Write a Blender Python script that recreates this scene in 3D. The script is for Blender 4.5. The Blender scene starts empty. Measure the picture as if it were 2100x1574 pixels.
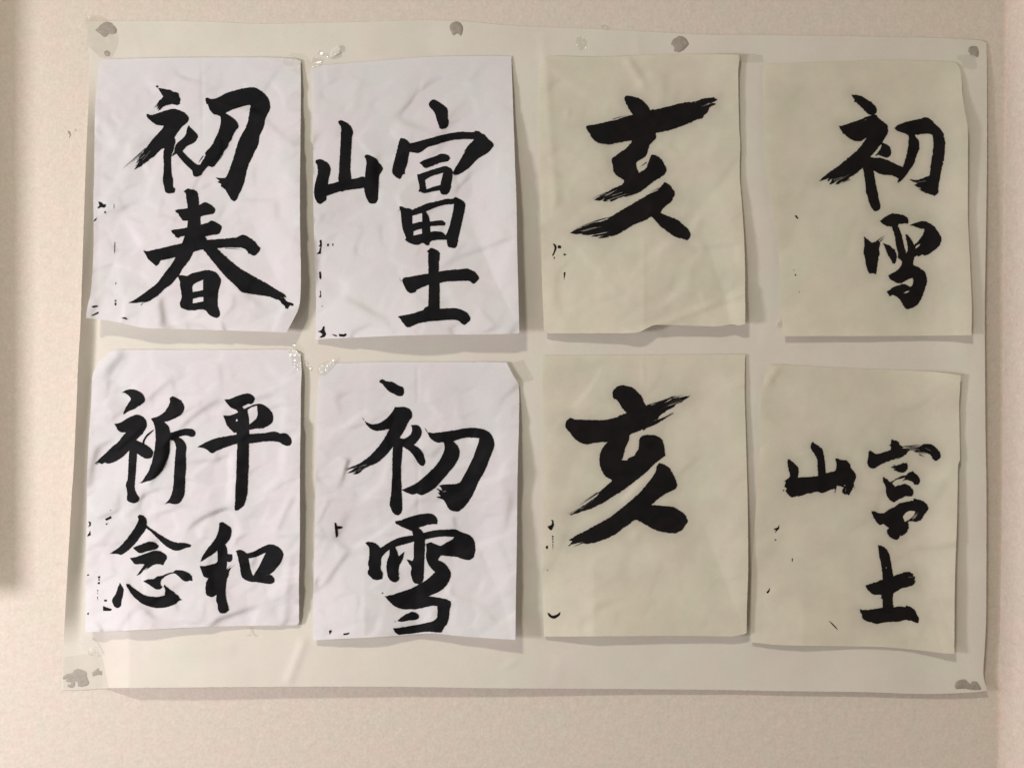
import bpy, math, random
import numpy as np
from mathutils import Vector
from mathutils.geometry import delaunay_2d_cdt

random.seed(7)
rng = np.random.default_rng(11)
scene = bpy.context.scene
COL = scene.collection

# ---------------------------------------------------------------- scale of the place
S = 0.00058            # metres of wall per photograph pixel
D = 1.16               # camera to wall
ZC = 1.42              # height of the camera above the floor
CX, CY = 1050.0, 787.0

# ---------------------------------------------------------------- camera
cam_data = bpy.data.cameras.new('camera')
cam = bpy.data.objects.new('camera', cam_data)
COL.objects.link(cam)
cam.location = (0, -D, ZC)
cam.rotation_euler = (math.radians(90), 0, 0)
cam_data.sensor_width = 36
cam_data.lens = 36 * D / (2100 * S)
cam_data.clip_start = 0.02
cam_data.clip_end = 50
scene.camera = cam

# ---------------------------------------------------------------- light of the room
world = bpy.data.worlds.new('World')
scene.world = world
world.use_nodes = True
bg = world.node_tree.nodes['Background']
bg.inputs['Color'].default_value = (1.0, 0.935, 0.82, 1)
bg.inputs['Strength'].default_value = 0.195

def area(name, loc, target, sx, sy, power, color):
    l = bpy.data.lights.new(name, 'AREA')
    l.shape = 'RECTANGLE'; l.size = sx; l.size_y = sy
    l.energy = power; l.color = color
    o = bpy.data.objects.new(name, l); COL.objects.link(o)
    o.location = loc
    d = Vector(target) - Vector(loc)
    o.rotation_euler = d.to_track_quat('-Z', 'Y').to_euler()
    return o

area('ceiling_lamp', (-0.85, -2.20, ZC + 1.80), (-0.85, -2.20, ZC), 0.30, 0.26, 53.0, (0.97, 0.945, 0.83))
area('side_lamp', (-1.25, -1.00, ZC - 0.12), (-0.45, 0, ZC - 0.17), 0.22, 0.22, 11.8, (1.03, 0.99, 1.06))
area('low_fill_light', (-1.10, -1.50, ZC - 0.75), (-0.50, 0, ZC - 0.40), 1.0, 1.0, 6.5, (1.05, 0.99, 1.03))  # broad soft fill added to brighten the lower left, no window there

scene.view_settings.view_transform = 'Standard'
scene.view_settings.look = 'None'
scene.view_settings.exposure = 0.0
scene.view_settings.gamma = 1.0

# ---------------------------------------------------------------- helpers
def at(px, py, lift):
    """point of the room seen at a spot of the wall, `lift` metres out from the wall"""
    k = (D - lift) / D
    return ((px - CX) * S * k, -lift, ZC + (CY - py) * S * k)

def parse(t):
    return [tuple(float(c) for c in p.split(',')) for p in t.split()]

def tag(o, label=None, cat=None, group=None, kind=None):
    if label: o['label'] = label
    if cat: o['category'] = cat
    if group: o['group'] = group
    if kind: o['kind'] = kind
    return o

def link_mesh(name, co, faces, mat, parent=None, smooth=True, attr=None):
    co = np.asarray(co, dtype=float)
    c = (co.min(0) + co.max(0)) / 2
    me = bpy.data.meshes.new(name)
    me.from_pydata((co - c).tolist(), [], faces)
    if smooth:
        me.polygons.foreach_set('use_smooth', [True] * len(me.polygons))
    if attr is not None:
        a = me.attributes.new('halo', 'FLOAT', 'POINT')
        a.data.foreach_set('value', np.asarray(attr, dtype=np.float32))
    me.materials.append(mat)
    me.update()
    o = bpy.data.objects.new(name, me)
    COL.objects.link(o)
    if parent is not None:
        o.parent = parent
        o.location = Vector(c) - parent.location
    else:
        o.location = c
    return o

def rough(poly, step, amp, corner=62):
    """closed outline through the given points, smooth but for its corners, with a ragged fibre edge"""
    n = len(poly)
    P = [np.array(p) for p in poly]
    out = []
    def iscorner(i):
        a = P[i] - P[i - 1]; b = P[(i + 1) % n] - P[i]
        la, lb = np.hypot(*a), np.hypot(*b)
        if la < 1e-6 or lb < 1e-6: return True
        c = np.clip(np.dot(a, b) / (la * lb), -1, 1)
        return math.degrees(math.acos(c)) > corner
    cs = [iscorner(i) for i in range(n)]
    for i in range(n):
        p1, p2 = P[i], P[(i + 1) % n]
        L = np.hypot(*(p2 - p1))
        if L < 1e-6: continue
        t1 = (p2 - p1) if cs[i] else (p2 - P[i - 1]) / 2
        t2 = (p2 - p1) if cs[(i + 1) % n] else (P[(i + 2) % n] - p1) / 2
        for t in (t1, t2):
            l = np.hypot(*t)
            if l > L: t *= L / l
        k = max(1, int(round(L / step)))
        nrm = np.array((p1[1] - p2[1], p2[0] - p1[0])) / L
        for j in range(k):
            t = j / k
            h00 = 2*t**3 - 3*t**2 + 1; h10 = t**3 - 2*t**2 + t
            h01 = -2*t**3 + 3*t**2; h11 = t**3 - t**2
            q = h00*p1 + h10*t1 + h01*p2 + h11*t2
            a = amp * (0.35 if j == 0 else 1)
            q = q + nrm * rng.normal(0, a) * (2.2 if rng.random() < 0.06 else 1)
            out.append(q)
    return np.array(out)

def inside(pts, poly):
    """even-odd test of many points against one outline"""
    x, y = pts[:, 0], pts[:, 1]
    r = np.zeros(len(pts), bool)
    x1, y1 = poly[:, 0], poly[:, 1]
    x2, y2 = np.roll(x1, -1), np.roll(y1, -1)
    for a, b, c, d in zip(x1, y1, x2, y2):
        if b == d: continue
        m = ((b > y) != (d > y)) & (x < (c - a) * (y - b) / (d - b) + a)
        r ^= m
    return r

def nearest(pts, ref):
    out = np.empty(len(pts))
    ref = np.asarray(ref, dtype=np.float32)
    for i in range(0, len(pts), 1500):
        d = pts[i:i+1500, None, :].astype(np.float32) - ref[None]
        out[i:i+1500] = np.sqrt((d * d).sum(2).min(1))
    return out

def fill(pos, neg, spacing):
    """triangles inside any of the outlines pos and outside all of neg, with inner points"""
    allp = np.vstack(pos)
    x0, y0 = allp.min(0); x1, y1 = allp.max(0)
    gx = np.arange(x0 + spacing / 2, x1, spacing)
    gy = np.arange(y0 + spacing / 2, y1, spacing * 0.866)
    G = np.array([(x + (spacing / 2 if j % 2 else 0), y) for j, y in enumerate(gy) for x in gx])
    if len(G):
        G = G + rng.uniform(-.12, .12, G.shape) * spacing
        m = np.zeros(len(G), bool)
        for p in pos: m |= inside(G, p)
        for p in neg: m &= ~inside(G, p)
        G = G[m]
    if len(G):
        G = G[nearest(G, np.vstack(list(pos) + list(neg))) > spacing * 0.4]
    verts, edges = [], []
    for p in list(pos) + list(neg):
        b = len(verts); n = len(p)
        verts += [Vector((float(q[0]), float(q[1]))) for q in p]
        edges += [(b + i, b + (i + 1) % n) for i in range(n)]
    verts += [Vector((float(q[0]), float(q[1]))) for q in G]
    v, e, f, *_ = delaunay_2d_cdt(verts, edges, [], 0, 1e-4)
    V = np.array([(q.x, q.y) for q in v])
    F = np.array([t for t in f if len(t) == 3])
    c = V[F].mean(1)
    m = np.zeros(len(F), bool)
    for p in pos: m |= inside(c, p)
    for p in neg: m &= ~inside(c, p)
    F = F[m]
    used = np.unique(F)
    remap = -np.ones(len(V), int); remap[used] = np.arange(len(used))
    F = remap[F]; V = V[used]
    a, b, c = V[F[:, 0]], V[F[:, 1]], V[F[:, 2]]
    ar = (b[:, 0]-a[:, 0])*(c[:, 1]-a[:, 1]) - (b[:, 1]-a[:, 1])*(c[:, 0]-a[:, 0])
    F[ar > 0] = F[ar > 0][:, ::-1]          # photo y runs down: turn the faces to the room
    return V, F.tolist()

class Noise:
    def __init__(self, seed):
        self.t = np.random.default_rng(seed).uniform(-1, 1, (64, 64))
    def __call__(self, x, y):
        xi, yi = np.floor(x).astype(int), np.floor(y).astype(int)
        u, v = x - xi, y - yi
        u = u*u*u*(u*(u*6-15)+10); v = v*v*v*(v*(v*6-15)+10)
        t = self.t
        g = lambda i, j: t[i % 64, j % 64]
        return ((g(xi, yi)*(1-u) + g(xi+1, yi)*u)*(1-v) + (g(xi, yi+1)*(1-u) + g(xi+1, yi+1)*u)*v)

def sm(t):
    t = np.clip(t, 0, 1)
    return t*t*(3 - 2*t)

# ---------------------------------------------------------------- materials
def new_mat(name):
    m = bpy.data.materials.new(name); m.use_nodes = True
    nt = m.node_tree
    return m, nt, nt.nodes['Principled BSDF']

def noise_node(nt, coord, scale, detail=4, rough_=0.55):
    n = nt.nodes.new('ShaderNodeTexNoise')
    n.inputs['Scale'].default_value = scale
    n.inputs['Detail'].default_value = detail
    n.inputs['Roughness'].default_value = rough_
    nt.links.new(coord, n.inputs['Vector'])
    return n

def ramp(nt, src, a, b, lo=0.3, hi=0.7):
    r = nt.nodes.new('ShaderNodeValToRGB')
    r.color_ramp.elements[0].position = lo; r.color_ramp.elements[1].position = hi
    r.color_ramp.elements[0].color = (*a, 1); r.color_ramp.elements[1].color = (*b, 1)
    nt.links.new(src, r.inputs[0])
    return r

def mix(nt, a, b, f, mode='MIX'):
    m = nt.nodes.new('ShaderNodeMixRGB'); m.blend_type = mode
    for s, v in ((m.inputs[1], a), (m.inputs[2], b), (m.inputs[0], f)):
        if isinstance(v, (int, float)): s.default_value = v
        elif isinstance(v, tuple): s.default_value = (*v, 1)
        else: nt.links.new(v, s)
    return m.outputs[0]

def wall_material(name, base, tint):
    m, nt, b = new_mat(name)
    co = nt.nodes.new('ShaderNodeNewGeometry').outputs['Position']
    blot = noise_node(nt, co, 30, 5, 0.6)
    warm = ramp(nt, blot.outputs['Fac'], base, tint, 0.38, 0.62)
    fine = noise_node(nt, co, 260, 5, 0.7)
    sp = ramp(nt, fine.outputs['Fac'], (0.90, 0.90, 0.90), (1.06, 1.06, 1.06), 0.3, 0.7)
    mott = ramp(nt, noise_node(nt, co, 95, 6, 0.7).outputs['Fac'], (0.95, 0.945, 0.94), (1.04, 1.04, 1.045), 0.32, 0.68)
    sp = mix(nt, sp.outputs[0], mott.outputs[0], 1.0, 'MULTIPLY').node
    nt.links.new(mix(nt, warm.outputs[0], sp.outputs[0], 1.0, 'MULTIPLY'), b.inputs['Base Color'])
    b.inputs['Roughness'].default_value = 0.88
    b.inputs['Specular IOR Level'].default_value = 0.2
    big = noise_node(nt, co, 70, 5, 0.65)
    add = nt.nodes.new('ShaderNodeMath'); add.operation = 'MULTIPLY_ADD'
    nt.links.new(fine.outputs['Fac'], add.inputs[0]); add.inputs[1].default_value = 0.45
    nt.links.new(big.outputs['Fac'], add.inputs[2])
    bp = nt.nodes.new('ShaderNodeBump'); bp.inputs['Strength'].default_value = 0.42
    bp.inputs['Distance'].default_value = 0.0022
    nt.links.new(add.outputs[0], bp.inputs['Height'])
    nt.links.new(bp.outputs['Normal'], b.inputs['Normal'])
    return m

def paper_material(name, base, tint, halo=None, bump=0.12, translucent=0.12, rgh=0.8, mottle=None):
    m, nt, b = new_mat(name)
    co = nt.nodes.new('ShaderNodeNewGeometry').outputs['Position']
    blot = noise_node(nt, co, 16, 3)
    colr = ramp(nt, blot.outputs['Fac'], base, tint, 0.35, 0.65).outputs[0]
    fib = noise_node(nt, co, 520, 4, 0.7)
    sp = ramp(nt, fib.outputs['Fac'], (0.965, 0.965, 0.965), (1.02, 1.02, 1.02), 0.3, 0.7)
    colr = mix(nt, colr, sp.outputs[0], 1.0, 'MULTIPLY')
    if mottle:
        mo = ramp(nt, noise_node(nt, co, mottle[2], 5, 0.6).outputs['Fac'], (mottle[0],) * 3, (mottle[1],) * 3, 0.36, 0.64)
        colr = mix(nt, colr, mo.outputs[0], 1.0, 'MULTIPLY')
    if halo:
        at_ = nt.nodes.new('ShaderNodeAttribute'); at_.attribute_name = 'halo'
        mul = nt.nodes.new('ShaderNodeMath'); mul.operation = 'MULTIPLY'
        nt.links.new(at_.outputs['Fac'], mul.inputs[0]); mul.inputs[1].default_value = halo
        colr = mix(nt, colr, (0.20, 0.185, 0.185), mul.outputs[0])
    nt.links.new(colr, b.inputs['Base Color'])
    b.inputs['Roughness'].default_value = rgh
    b.inputs['Specular IOR Level'].default_value = 0.25
    bp = nt.nodes.new('ShaderNodeBump'); bp.inputs['Strength'].default_value = bump
    bp.inputs['Distance'].default_value = 0.0006
    bn = noise_node(nt, co, 150, 5, 0.65)
    nt.links.new(bn.outputs['Fac'], bp.inputs['Height'])
    nt.links.new(bp.outputs['Normal'], b.inputs['Normal'])
    tr = nt.nodes.new('ShaderNodeBsdfTranslucent')
    nt.links.new(colr, tr.inputs['Color'])
    mx = nt.nodes.new('ShaderNodeMixShader'); mx.inputs[0].default_value = translucent
    nt.links.new(b.outputs[0], mx.inputs[1]); nt.links.new(tr.outputs[0], mx.inputs[2])
    nt.links.new(mx.outputs[0], nt.nodes['Material Output'].inputs['Surface'])
    return m

def ink_material(name, a, b_, rgh):
    m, nt, b = new_mat(name)
    co = nt.nodes.new('ShaderNodeNewGeometry').outputs['Position']
    n = noise_node(nt, co, 60, 4, 0.6)
    nt.links.new(ramp(nt, n.outputs['Fac'], a, b_).outputs[0], b.inputs['Base Color'])
    b.inputs['Roughness'].default_value = rgh
    b.inputs['Specular IOR Level'].default_value = 0.09
    return m

M_wall = wall_material('cream_wallpaper', (0.70, 0.595, 0.51), (0.67, 0.605, 0.505))
M_side = wall_material('pink_cream_wallpaper', (0.84, 0.70, 0.615), (0.81, 0.71, 0.60))
M_back = paper_material('backing_paper', (0.70, 0.665, 0.565), (0.72, 0.65, 0.57), bump=0.08, translucent=0.06, rgh=0.55, mottle=(0.97, 1.03, 14))
M_white = paper_material('white_rice_paper', (0.755, 0.70, 0.71), (0.725, 0.71, 0.705), bump=0.12)
M_cream = paper_material('cream_rice_paper', (0.685, 0.655, 0.515), (0.71, 0.645, 0.52), halo=0.22, bump=0.10, rgh=0.6, mottle=(0.95, 1.045, 22))
M_ink = ink_material('black_ink', (0.004, 0.004, 0.005), (0.008, 0.007, 0.0075), 0.62)
M_ink_soft = ink_material('brown_black_ink', (0.006, 0.0055, 0.006), (0.011, 0.0085, 0.008), 0.7)

def putty_material():
    m, nt, b = new_mat('grey_putty')
    co = nt.nodes.new('ShaderNodeNewGeometry').outputs['Position']
    n = noise_node(nt, co, 240, 4)
    nt.links.new(ramp(nt, n.outputs['Fac'], (0.29, 0.25, 0.205), (0.37, 0.325, 0.27)).outputs[0], b.inputs['Base Color'])
    b.inputs['Roughness'].default_value = 0.75
    return m
M_putty = putty_material()

def tape_material(name, film, gloss, rgh=0.17):
    m = bpy.data.materials.new(name); m.use_nodes = True
    nt = m.node_tree; nt.nodes.clear()
    out = nt.nodes.new('ShaderNodeOutputMaterial')
    t = nt.nodes.new('ShaderNodeBsdfTransparent'); t.inputs[0].default_value = (0.97, 0.97, 0.95, 1)
    d = nt.nodes.new('ShaderNodeBsdfDiffuse'); d.inputs[0].default_value = (0.80, 0.76, 0.70, 1)
    g = nt.nodes.new('ShaderNodeBsdfGlossy'); g.inputs['Roughness'].default_value = rgh
    g.inputs['Color'].default_value = (1, 1, 1, 1)
    a = nt.nodes.new('ShaderNodeMixShader'); a.inputs[0].default_value = film
    nt.links.new(t.outputs[0], a.inputs[1]); nt.links.new(d.outputs[0], a.inputs[2])
    c = nt.nodes.new('ShaderNodeMixShader'); c.inputs[0].default_value = gloss
    nt.links.new(a.outputs[0], c.inputs[1]); nt.links.new(g.outputs[0], c.inputs[2])
    nt.links.new(c.outputs[0], out.inputs[0])
    return m
M_tape = tape_material('clear_tape_film', 0.07, 0.07, 0.2)
M_frost = tape_material('frosted_tape_film', 0.30, 0.05)
M_flake = tape_material('folded_tape_film', 0.62, 0.10, 0.22)
M_dull = tape_material('dull_tape_film', 0.16, 0.012, 0.35)

# ---------------------------------------------------------------- the writing, outline by outline
# o: corner of the traced patch, k: its enlargement, p: ink outlines, h: bare paper inside them,
# s: loose bristle hairs x0,y0,x1,y1,width   g: dry gaps in the ink, same form
SHEETS = []

SHEETS.append(dict(
 label='wrinkled white sheet with two large black characters, its lower right corner folded back', paper='white',
 outline='206,125 221,122 317,119 414,118 552,118 600,120 616.7,124.5 617,185 616,300 615,400 615.5,477 617,560 616,608 612,633 600,658 587,682 531,679.5 388,675 293,672 262,665 215,656 176,652 180,625 186,601 190,550 192,503 191.5,401 193,364 194,257 196,204 201,150',
 crumple=0.95, seed=3, bot=(12, 8, 8, 9, 8), right=(0, 3, 7, 8, 6), left=(0.5, 4, 5, 4, 3),
 chars=[
 dict(label='character 初 in thick black brush strokes', o=(150, 90), p=[
  '712,362 722,357 735,368 728,378 714,374',
  '733,380 760,384 800,392 835,396 858,412 890,418 908,432 912,455 924,478 918,498 920,515 905,525 885,528 858,520 830,524 800,530 770,545 755,562 730,577 750,540 715,570 740,525 712,552 742,505 722,522 735,495 765,468 775,455 755,420 735,392',
  '630,606 645,604 664,614 700,606 740,592 790,575 830,565 858,560 905,568 945,585 978,610 995,640 990,665 960,695 930,720 905,755 890,775 878,795 872,805 880,845 870,880 862,920 850,945 842,990 843,1040 845,1090 850,1130 860,1180 860,1230 878,1250 870,1280 850,1286 830,1288 805,1283 790,1270 785,1235 776,1200 773,1160 778,1100 780,1040 776,980 778,930 785,900 770,900 740,925 720,945 690,975 660,990 645,1010 625,1020 605,1040 620,1010 590,1050 560,1065 520,1085 560,1040 530,1060 575,1005 535,1030 580,980 545,1005 610,930 600,930 630,895 650,865 690,815 730,770 765,735 780,708 750,702 715,697 690,680 660,655 640,635 632,622',
  '994,700 1010,722 1040,750 1070,780 1074,800 1060,830 1040,850 1005,868 980,880 955,905 940,922 970,955 1000,985 1040,1020 1075,1042 1100,1040 1115,1060 1120,1085 1108,1120 1090,1135 1060,1145 1040,1140 1028,1110 1020,1085 985,1055 950,1020 920,985 890,945 865,960 848,970 870,925 878,880 900,850 930,825 960,795 975,760 980,730',
  '1140,468 1158,464 1185,475 1220,472 1270,450 1330,420 1400,398 1480,380 1552,374 1590,388 1630,415 1670,455 1692,500 1698,540 1688,575 1665,620 1650,660 1645,700 1625,750 1605,790 1598,845 1585,890 1560,930 1548,965 1520,1020 1505,1060 1490,1110 1480,1160 1470,1200 1450,1250 1430,1290 1415,1330 1398,1350 1380,1354 1360,1340 1335,1300 1310,1255 1270,1225 1275,1205 1240,1190 1262,1180 1225,1150 1270,1155 1310,1152 1325,1130 1345,1085 1360,1040 1380,985 1395,930 1410,880 1425,835 1450,785 1480,730 1505,670 1510,630 1520,585 1525,525 1490,530 1440,545 1390,560 1345,580 1312,600 1350,620 1385,645 1405,665 1422,700 1418,725 1400,745 1380,780 1360,830 1340,850 1330,885 1310,910 1285,950 1255,1000 1225,1040 1200,1062 1165,1052 1140,1075 1110,1110 1080,1060 1100,1030 1140,960 1135,940 1165,905 1195,870 1220,820 1245,770 1262,720 1270,670 1268,625 1240,612 1215,608 1190,585 1170,555 1160,520 1148,518 1140,490'],
  s=[(740, 500, 680, 570, 10), (612, 905, 385, 1102, 10), (605, 930, 450, 1050, 12), (1125, 950, 1068, 1033, 8), (1290, 950, 1255, 1020, 6)],
  g=[(690, 900, 560, 1035, 12), (640, 930, 560, 1000, 8)]),
 dict(label='character 春 in thick black brush strokes', o=(150, 370), p=[
  '952,95 975,75 990,68 1010,76 1040,80 1068,100 1080,150 1082,210 1092,300 1098,380 1095,430 1130,470 1160,520 1200,545 1240,585 1280,625 1330,670 1390,720 1450,765 1520,805 1600,850 1690,900 1760,945 1820,980 1838,1008 1810,1000 1840,1040 1862,1050 1895,1060 1895,1080 1865,1075 1850,1095 1855,1105 1825,1100 1822,1080 1795,1060 1780,1035 1740,1020 1690,1000 1620,990 1540,978 1455,962 1420,930 1380,890 1320,835 1275,785 1230,730 1180,670 1145,625 1115,592 1080,600 1040,612 1020,650 985,705 945,755 910,815 880,850 840,895 790,930 760,960 730,990 690,1015 640,1045 600,1052 580,1078 610,1048 570,1050 520,1055 475,1052 530,1025 590,985 650,940 710,895 760,835 800,780 840,730 885,655 930,560 955,490 975,430 985,370 982,300 985,230 975,160 968,110',
  '875,258 900,250 990,238 1080,215 1130,188 1165,198 1200,220 1222,245 1215,278 1195,290 1130,300 1060,325 990,345 945,345 930,325 910,300 905,285 885,275',
  '842,430 860,425 900,420 980,405 1060,390 1120,375 1165,360 1190,345 1230,360 1275,390 1275,420 1262,450 1235,465 1190,470 1140,480 1040,475 930,482 905,495 880,485 870,465 850,450',
  '603,605 640,608 700,595 770,580 840,562 920,545 1000,530 1100,515 1200,508 1290,502 1360,495 1410,490 1450,468 1490,475 1530,500 1570,530 1590,560 1612,580 1605,605 1585,630 1555,648 1530,635 1510,630 1495,605 1460,582 1400,578 1300,578 1200,590 1100,598 1000,625 900,655 840,670 790,682 750,690 740,712 712,738 690,715 660,690 640,670 625,640',
  '900,818 930,815 985,820 1020,800 1070,788 1120,775 1160,770 1205,782 1235,795 1260,830 1273,855 1268,885 1258,920 1250,960 1245,1020 1245,1075 1262,1130 1262,1160 1240,1182 1200,1172 1165,1150 1140,1118 1090,1110 1050,1118 1000,1118 960,1108 925,1090 920,1050 935,1005 930,960 920,910 918,870'],
  h=['1030,900 1120,852 1118,945 1075,952 1028,960', '1030,1018 1085,1005 1120,1003 1122,1040 1080,1048 1027,1058'],
  s=[(1140, 512, 1420, 492, 5), (620, 600, 603, 601, 4), (1300, 582, 1480, 596, 5)],
  g=[(1780, 1000, 1830, 1020, 6), (1840, 1075, 1870, 1085, 6)])],
 name=dict(o=(150, 370), p=['215,182 245,190 258,205 280,205 278,225 262,235 240,230 215,242 208,232 225,220 222,200', '175,345 195,325 202,315 195,340 178,352', '268,265 280,265 280,285 268,280', '348,205 353,205 351,250', '355,530 360,532 359,600 353,640', '362,880 370,878 366,905', '358,1028 370,1030 370,1042 358,1042', '357,1052 370,1052 370,1075 357,1075', '158,1082 205,1075 215,1085 170,1095', '152,1163 215,1128 216,1145 165,1165', '412,1183 450,1178 470,1198 440,1192'])))

SHEETS.append(dict(
 label='white sheet with the mountain character standing left of a column of black writing', paper='white',
 outline='638.5,140 653,135 729,128.5 812,122 884,116.5 960,115 1020,115 1049,116 1049,128 1051,185 1053,242 1056,330 1059,410 1061,523 1063,600 1065,682 1063,683.6 991,685.5 907,686 824,688 729,692 647,695.5 648,618 645,530 643,451 642,392 642,280 639.5,209',
 crumple=0.65, seed=5, bot=(4, 8, 13, 12, 11), right=(0, 4, 9, 10, 10), left=(0.5, 2, 3, 3, 2),
 chars=[
 dict(label='character 富 in black brush strokes', o=(610, 90), p=[
  '1130,515 1150,490 1165,480 1195,488 1240,515 1280,545 1295,575 1295,640 1303,665 1295,705 1275,728 1235,732 1220,710 1200,660 1185,605 1165,570 1140,545',
  '885,812 920,814 950,835 968,858 1010,848 1080,828 1160,808 1240,785 1320,768 1400,758 1470,760 1525,758 1528,748 1560,752 1580,768 1610,780 1640,815 1680,850 1690,878 1670,905 1635,940 1575,975 1530,1010 1505,1040 1480,1065 1445,1090 1415,1110 1375,1128 1350,1128 1335,1115 1355,1075 1395,1010 1425,955 1465,905 1425,940 1475,870 1520,825 1475,820 1400,822 1330,830 1260,848 1190,870 1120,890 1080,920 1040,940 1000,935 965,930 955,975 945,1030 925,1090 925,1120 905,1125 895,1150 880,1165 855,1152 830,1130 815,1105 820,1060 835,1000 855,920 870,860',
  '1050,1025 1080,1005 1120,990 1180,970 1230,948 1270,948 1300,960 1315,985 1290,1012 1240,1020 1190,1040 1140,1060 1110,1070 1085,1060 1070,1040',
  '1030,1125 1060,1118 1110,1100 1170,1080 1240,1060 1280,1052 1320,1070 1335,1095 1335,1140 1325,1200 1315,1255 1295,1290 1265,1298 1235,1288 1225,1262 1180,1268 1130,1280 1090,1285 1060,1275 1040,1270 1050,1250 1045,1200 1035,1160',
  '875,1403 890,1398 925,1413 965,1418 985,1428 1050,1403 1120,1373 1200,1356 1280,1336 1335,1333 1360,1318 1390,1333 1420,1348 1445,1378 1440,1428 1425,1498 1405,1588 1390,1648 1378,1708 1375,1733 1355,1758 1320,1753 1295,1743 1285,1688 1250,1686 1200,1688 1150,1698 1130,1733 1110,1733 1080,1713 1045,1728 1010,1730 975,1718 945,1703 925,1688 935,1673 925,1643 905,1588 895,1528 890,1458'],
  h=['1098,1172 1150,1142 1255,1110 1245,1150 1230,1215 1180,1228 1110,1252', '988,1480 1072,1456 1075,1528 1030,1538 988,1548', '1105,1443 1190,1408 1270,1386 1350,1378 1335,1458 1315,1548 1290,1623 1275,1648 1250,1623 1190,1613 1145,1618 1142,1570 1200,1566 1270,1563 1275,1543 1245,1520 1140,1530 1130,1483', '998,1614 1040,1598 1072,1590 1072,1633 1030,1643 998,1650'],
  s=[(1470, 905, 1410, 965, 8), (1380, 1100, 1340, 1140, 6), (885, 1420, 848, 1462, 4)]),
 dict(label='character 士 in black brush strokes', o=(610, 380), p=[
  '1115,570 1145,540 1170,545 1205,560 1225,580 1222,640 1218,700 1215,742 1280,732 1350,725 1420,720 1460,715 1500,730 1530,745 1560,785 1562,805 1530,840 1515,848 1480,825 1420,822 1350,825 1280,830 1222,842 1225,900 1224,980 1225,1062 1300,1058 1370,1058 1430,1078 1470,1105 1487,1135 1485,1165 1465,1180 1440,1203 1415,1190 1395,1170 1360,1158 1300,1158 1220,1165 1140,1170 1080,1180 1030,1192 990,1210 950,1223 925,1205 905,1180 890,1155 865,1130 890,1122 960,1110 1030,1090 1085,1070 1100,1050 1125,1040 1128,980 1130,900 1132,855 1080,875 1025,900 1020,915 985,928 955,918 930,890 912,850 902,820 915,795 960,788 1030,775 1090,765 1128,758 1126,690 1125,620 1128,580'],
  s=[(900, 830, 868, 795, 4)]),
 dict(label='mountain character 山 in thick black brush strokes at the left edge', o=(610, 90), p=[
  '158,1000 195,993 240,1012 265,1030 285,1075 282,1110 268,1160 262,1210 310,1200 355,1185 350,1160 358,1090 362,1000 368,900 372,800 375,720 355,685 350,668 370,658 405,670 440,690 468,725 478,765 470,800 465,860 460,950 456,1050 458,1110 465,1165 520,1155 560,1142 580,1150 585,1100 592,1040 590,1000 575,968 600,953 640,968 680,990 700,1020 725,1050 735,1075 720,1105 705,1130 700,1180 697,1250 695,1300 692,1340 675,1370 650,1375 620,1370 600,1340 585,1300 572,1240 520,1248 460,1255 400,1265 350,1275 300,1292 250,1308 248,1340 220,1365 195,1380 175,1370 155,1340 145,1300 143,1260 152,1200 165,1150 175,1090 168,1040 155,1025'])],
 name=dict(o=(610, 380), p=['190,472 208,470 208,520 203,550 200,590 160,592 185,570 190,545 200,530 178,525 192,510', '255,505 268,500 270,522 255,525', '300,500 308,500 308,522 300,520', '186,745 200,742 205,790 200,810 190,800', '192,905 200,910 203,965 182,960 195,945', '205,1040 215,1035 215,1045', '172,1258 205,1245 220,1215 230,1212 235,1255 245,1275 240,1295 215,1310 185,1312 200,1298 215,1285 200,1268', '290,1280 320,1285 345,1295 330,1300', '355,1278 400,1282 410,1272 425,1285 405,1302 360,1300'])))

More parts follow.
